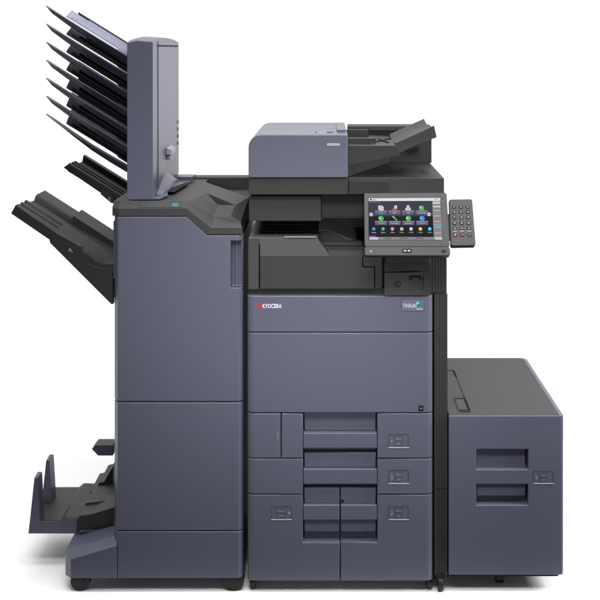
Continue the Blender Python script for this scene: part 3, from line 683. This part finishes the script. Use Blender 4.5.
m = MB()
m.box(mx1+.002, mx1+.020, .29, .39, wz(155, .3), wz(147, .3)); 
for v in m.bm.verts:
    if v.co.x > mx1+.015 and v.co.z > wz(150, .3): v.co.z -= .007
m.box(mx1+.002, mx1+.014, .30, .36, wz(160, .3), wz(155, .3))
m.build('latch_knob', KNOB, sv, bevel=.003, seg=3)
m = MB()
for k in range(4):
    m.box(mx1+.003, mx1+.0062, .565, .58, wz(125+k*7.2, .5), wz(121.5+k*7.2, .5))
m.build('edge_hole', LIFT, sv, bevel=.0006)  # pale pieces standing in for see-through holes along the edge
# hinge bracket along the foot of the tower
zf = zT+.0015
m = MB(); m.vprism([(mx1-.01, .035), (mx1+.020, .035), (mx1+.034, .10), (mx1+.022, .19), (mx1+.045, .24), (mx1+.042, .36), (mx1+.060, .45), (mx1+.060, .47), (mx1-.01, .47)], zf, zf+.006)
m.vprism([(mx1-.01, .49), (mx1+.062, .48), (mx1+.068, .56), (mx1-.01, .56)], zf+.008, zf+.018)
br = m.build('mounting_bracket', PAINT, mb_, bevel=.0015)
m = MB(); m.vprism([(mx1+.012, .17), (mx1+.046, .16), (mx1+.064, .40), (mx1+.052, .42), (mx1+.030, .30), (mx1+.008, .27)], zf+.0062, zf+.0075); m.build('bracket_opening', CHAS, br, bevel=0)
m = MB(); n = 12; A = []; 
for i in range(n+1):
    t = i/n; y = .09+t*.40; h = .004+.046*math.sin(math.pi*min(1, t*1.0))**1.2
    A.append((y, h))
m.loop([[(mx1+.0005, y, zf+.006+h) for y, h in A]+[(mx1+.0005, .49, zf), (mx1+.0005, .09, zf)], [(mx1+.020, y, zf+.006+h*.35) for y, h in A]+[(mx1+.024, .49, zf), (mx1+.024, .09, zf)]])
m.build('bracket_fold', PAINT, br, bevel=.001)
# seven trays
SL = 50.5/81.7
def add_tray(k):
    dy = k*18.15; Y0 = .050
    def p(px, py, Y): return (wx(px, Y0), Y, wz(py+dy, Y0))
    m = MB()
    top = lambda px: 5.3+SL*(px-45)
    xsx = [45, 50, 60, 70, 90, 110, 130]; low = [1.6, 4.6, 6.0, 7.0, 7.6, 8.0, 8.4]
    if k == 6: low = [1.6, 2.6, 4.0, 6.0, 9.0, 9.5, 9.0]
    up = [.0, 0.0, .6, .9, .9, .6, .0]
    if k == 6: up = [0, 0.2, 1.5, 3, 5, 4, 1.5]
    loa = [(x, top(x)+l) for x, l in zip(xsx, low)]; upa = [(x, top(x)+u*.5) for x, u in zip(xsx, up)]
    pts = loa+upa[::-1]
    q = [(wx(a, Y0), wz(b+dy, Y0)) for a, b in pts]
    nl = len(loa); fy = [Y0+.022]*nl+[Y0]*nl
    m.loop([[(x, y, z) for (x, z), y in zip(q, fy)], [(x, Y0+.028, z) for x, z in q]])
    rail = m.build('sorting_tray', PAINT, mb_, bevel=.0012)
    m = MB(); th = .0035
    plate = [(62.5, 14.6, Y0+.035), (129, 14.6+SL*66.5, Y0+.035), (129, 14.6+SL*66.5, .43), (58, 14.6-SL*4.5, .43), (60, 14.6-SL*2.5, .20)]
    # front edge meets the rail near the tower
    plate = [(62.5, Y0+.05), (113, Y0+.05), (117, Y0+.024), (129, Y0+.024), (129, .43), (43, .43), (60, .14)]
    zline = lambda px: wz(14.6+SL*(px-62.5)+dy, Y0)
    m.loop([[(wx(a, Y0), Y, zline(a)-.010*(Y-.05)/.38) for a, Y in plate], [(wx(a, Y0), Y, zline(a)-.010*(Y-.05)/.38-th) for a, Y in plate]])
    pm = LAV if k == 0 else BLACKD  # lower plates coloured black for the shade between trays, top one lavender
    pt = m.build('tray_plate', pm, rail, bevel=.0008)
    m = MB()
    for j in range(5 if k == 0 else 3):
        Y = .13+j*.06*(1 if k == 0 else 1.7)
        a, b = 66.0, 128
        r = [(Y, .0), (Y+.004, .006), (Y+.014, .006), (Y+.018, .0)]
        m.loop([[(wx(x, Y0), yy_, zline(x)-.010*(yy_-.05)/.38+h) for yy_, h in r] for x in (a, b)])
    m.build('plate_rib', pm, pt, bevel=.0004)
    m = MB(); m.loop([[(wx(x, Y0), Y, zline(x)-.010+h) for Y, h in ((.432, -.006), (.438, -.006), (.438, .008), (.432, .006))] for x in (50, 129)]); m.build('rear_rail', BLACKD, rail, bevel=.0006)
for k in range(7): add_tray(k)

# ================================================================ SIDE PAPER DECK
dk = thing('side_paper_deck', 'low slate paper deck with black lid standing right of the printer', 'paper deck', (wx(506), .3, 0))
x0, x1 = 448.8, 563.9
ysd = [415.8, 449.3, 469.6, 484.2, 497.6, 505.3, 575]
m = MB(); m.stepped([x0, 476.4, 477.4, 526.2, 528.2, x1], ysd,
    [[0]*5, [0, .05, .022, .05, 0], [0]*5, [0, .045, .012, .045, 0], [0, .05, .032, .05, 0], [0]*5], .056).round_v([x1], .010, 5)
fp = m.build('front_panel', PAINT, dk, bevel=.0026, seg=3, clamp=False)
label_plate(fp, 533.2, 553.6, 471.2, 483.9, '5', 536.6, 'Plain', 'A4', 540.2, 546.2)
m = MB()
zt = wz(415.8)
def plan(i, r, n=6):
    X0, X1, Yf, Yr = wx(x0)+i, wx(x1)-i, .056+i*0, .622-i
    o = [(X0, Yf), (X1, Yf)]
    for j in range(n+1):
        t = math.radians(90*j/n); o.append((X1-r+r*math.cos(t), Yr-r+r*math.sin(t)))
    o.append((X0, Yr)); return o
m.loop([[(x, y, wz(574.6)) for x, y in plan(0, .02)], [(x, y, zt) for x, y in plan(0, .02)]])
sh = m.build('cabinet', PAINT, dk, bevel=.0025, seg=3)
m = MB()
pp = [(wx(x0)+.001, .006), (wx(x1)-.012, .006)]
for j in range(7):
    t = math.radians(90*j/6); pp.append((wx(x1)-.012-.02+.02*math.cos(t), .611-.02+.02*math.sin(t)))
pp.append((wx(x0)+.001, .611))
m.loop([[(x, y, zt-.004) for x, y in pp], [(x, y, zt+.0015) for x, y in pp]])
lid = m.build('lid', GREY, dk, bevel=.001)
zl = zt+.0017
def lidbox(m, a, b, ya, yb_, h0=0, h1=.0006): m.box(a, b, ya, yb_, zl+h0, zl+h1)
# access strip: world coordinates from the photo: right edge line runs straight back
sx1 = wx(470.6, .03); 
m = MB()
lidbox(m, sx1-.0025, sx1, .035, .46); lidbox(m, sx1-.034, sx1, .028, .045); lidbox(m, sx1-.036, sx1, .155, .165); lidbox(m, sx1-.006, sx1+.001, .045, .155)
lidbox(m, sx1-.006, sx1+.002, .39, .46); lidbox(m, sx1-.05, sx1, .455, .465); lidbox(m, sx1-.037, sx1-.0355, .045, .155)
m.build('access_groove', CHAS, lid, bevel=0)
m = MB(); m.box(sx1-.034, sx1-.007, .05, .15, zl, zl+.0012); m.build('access_latch', GREY, lid, bevel=.0004)
m = MB(); m.loop([[(wx(449.5), .02, wz(575.2)), (wx(563), .02, wz(575.2)), (wx(559), .02, wz(579.6)), (wx(449.5), .02, wz(579.6))], [(wx(449.5), .57, wz(575.2)), (wx(563), .57, wz(575.2)), (wx(559), .57, wz(579.6)), (wx(449.5), .57, wz(579.6))]])
m.build('plinth', CHAS, dk, bevel=.001)
caster_side(dk, 503, .07, .018, .024); caster_side(dk, 460, .5, .016, .02); caster_side(dk, 552, .5, .016, .02)
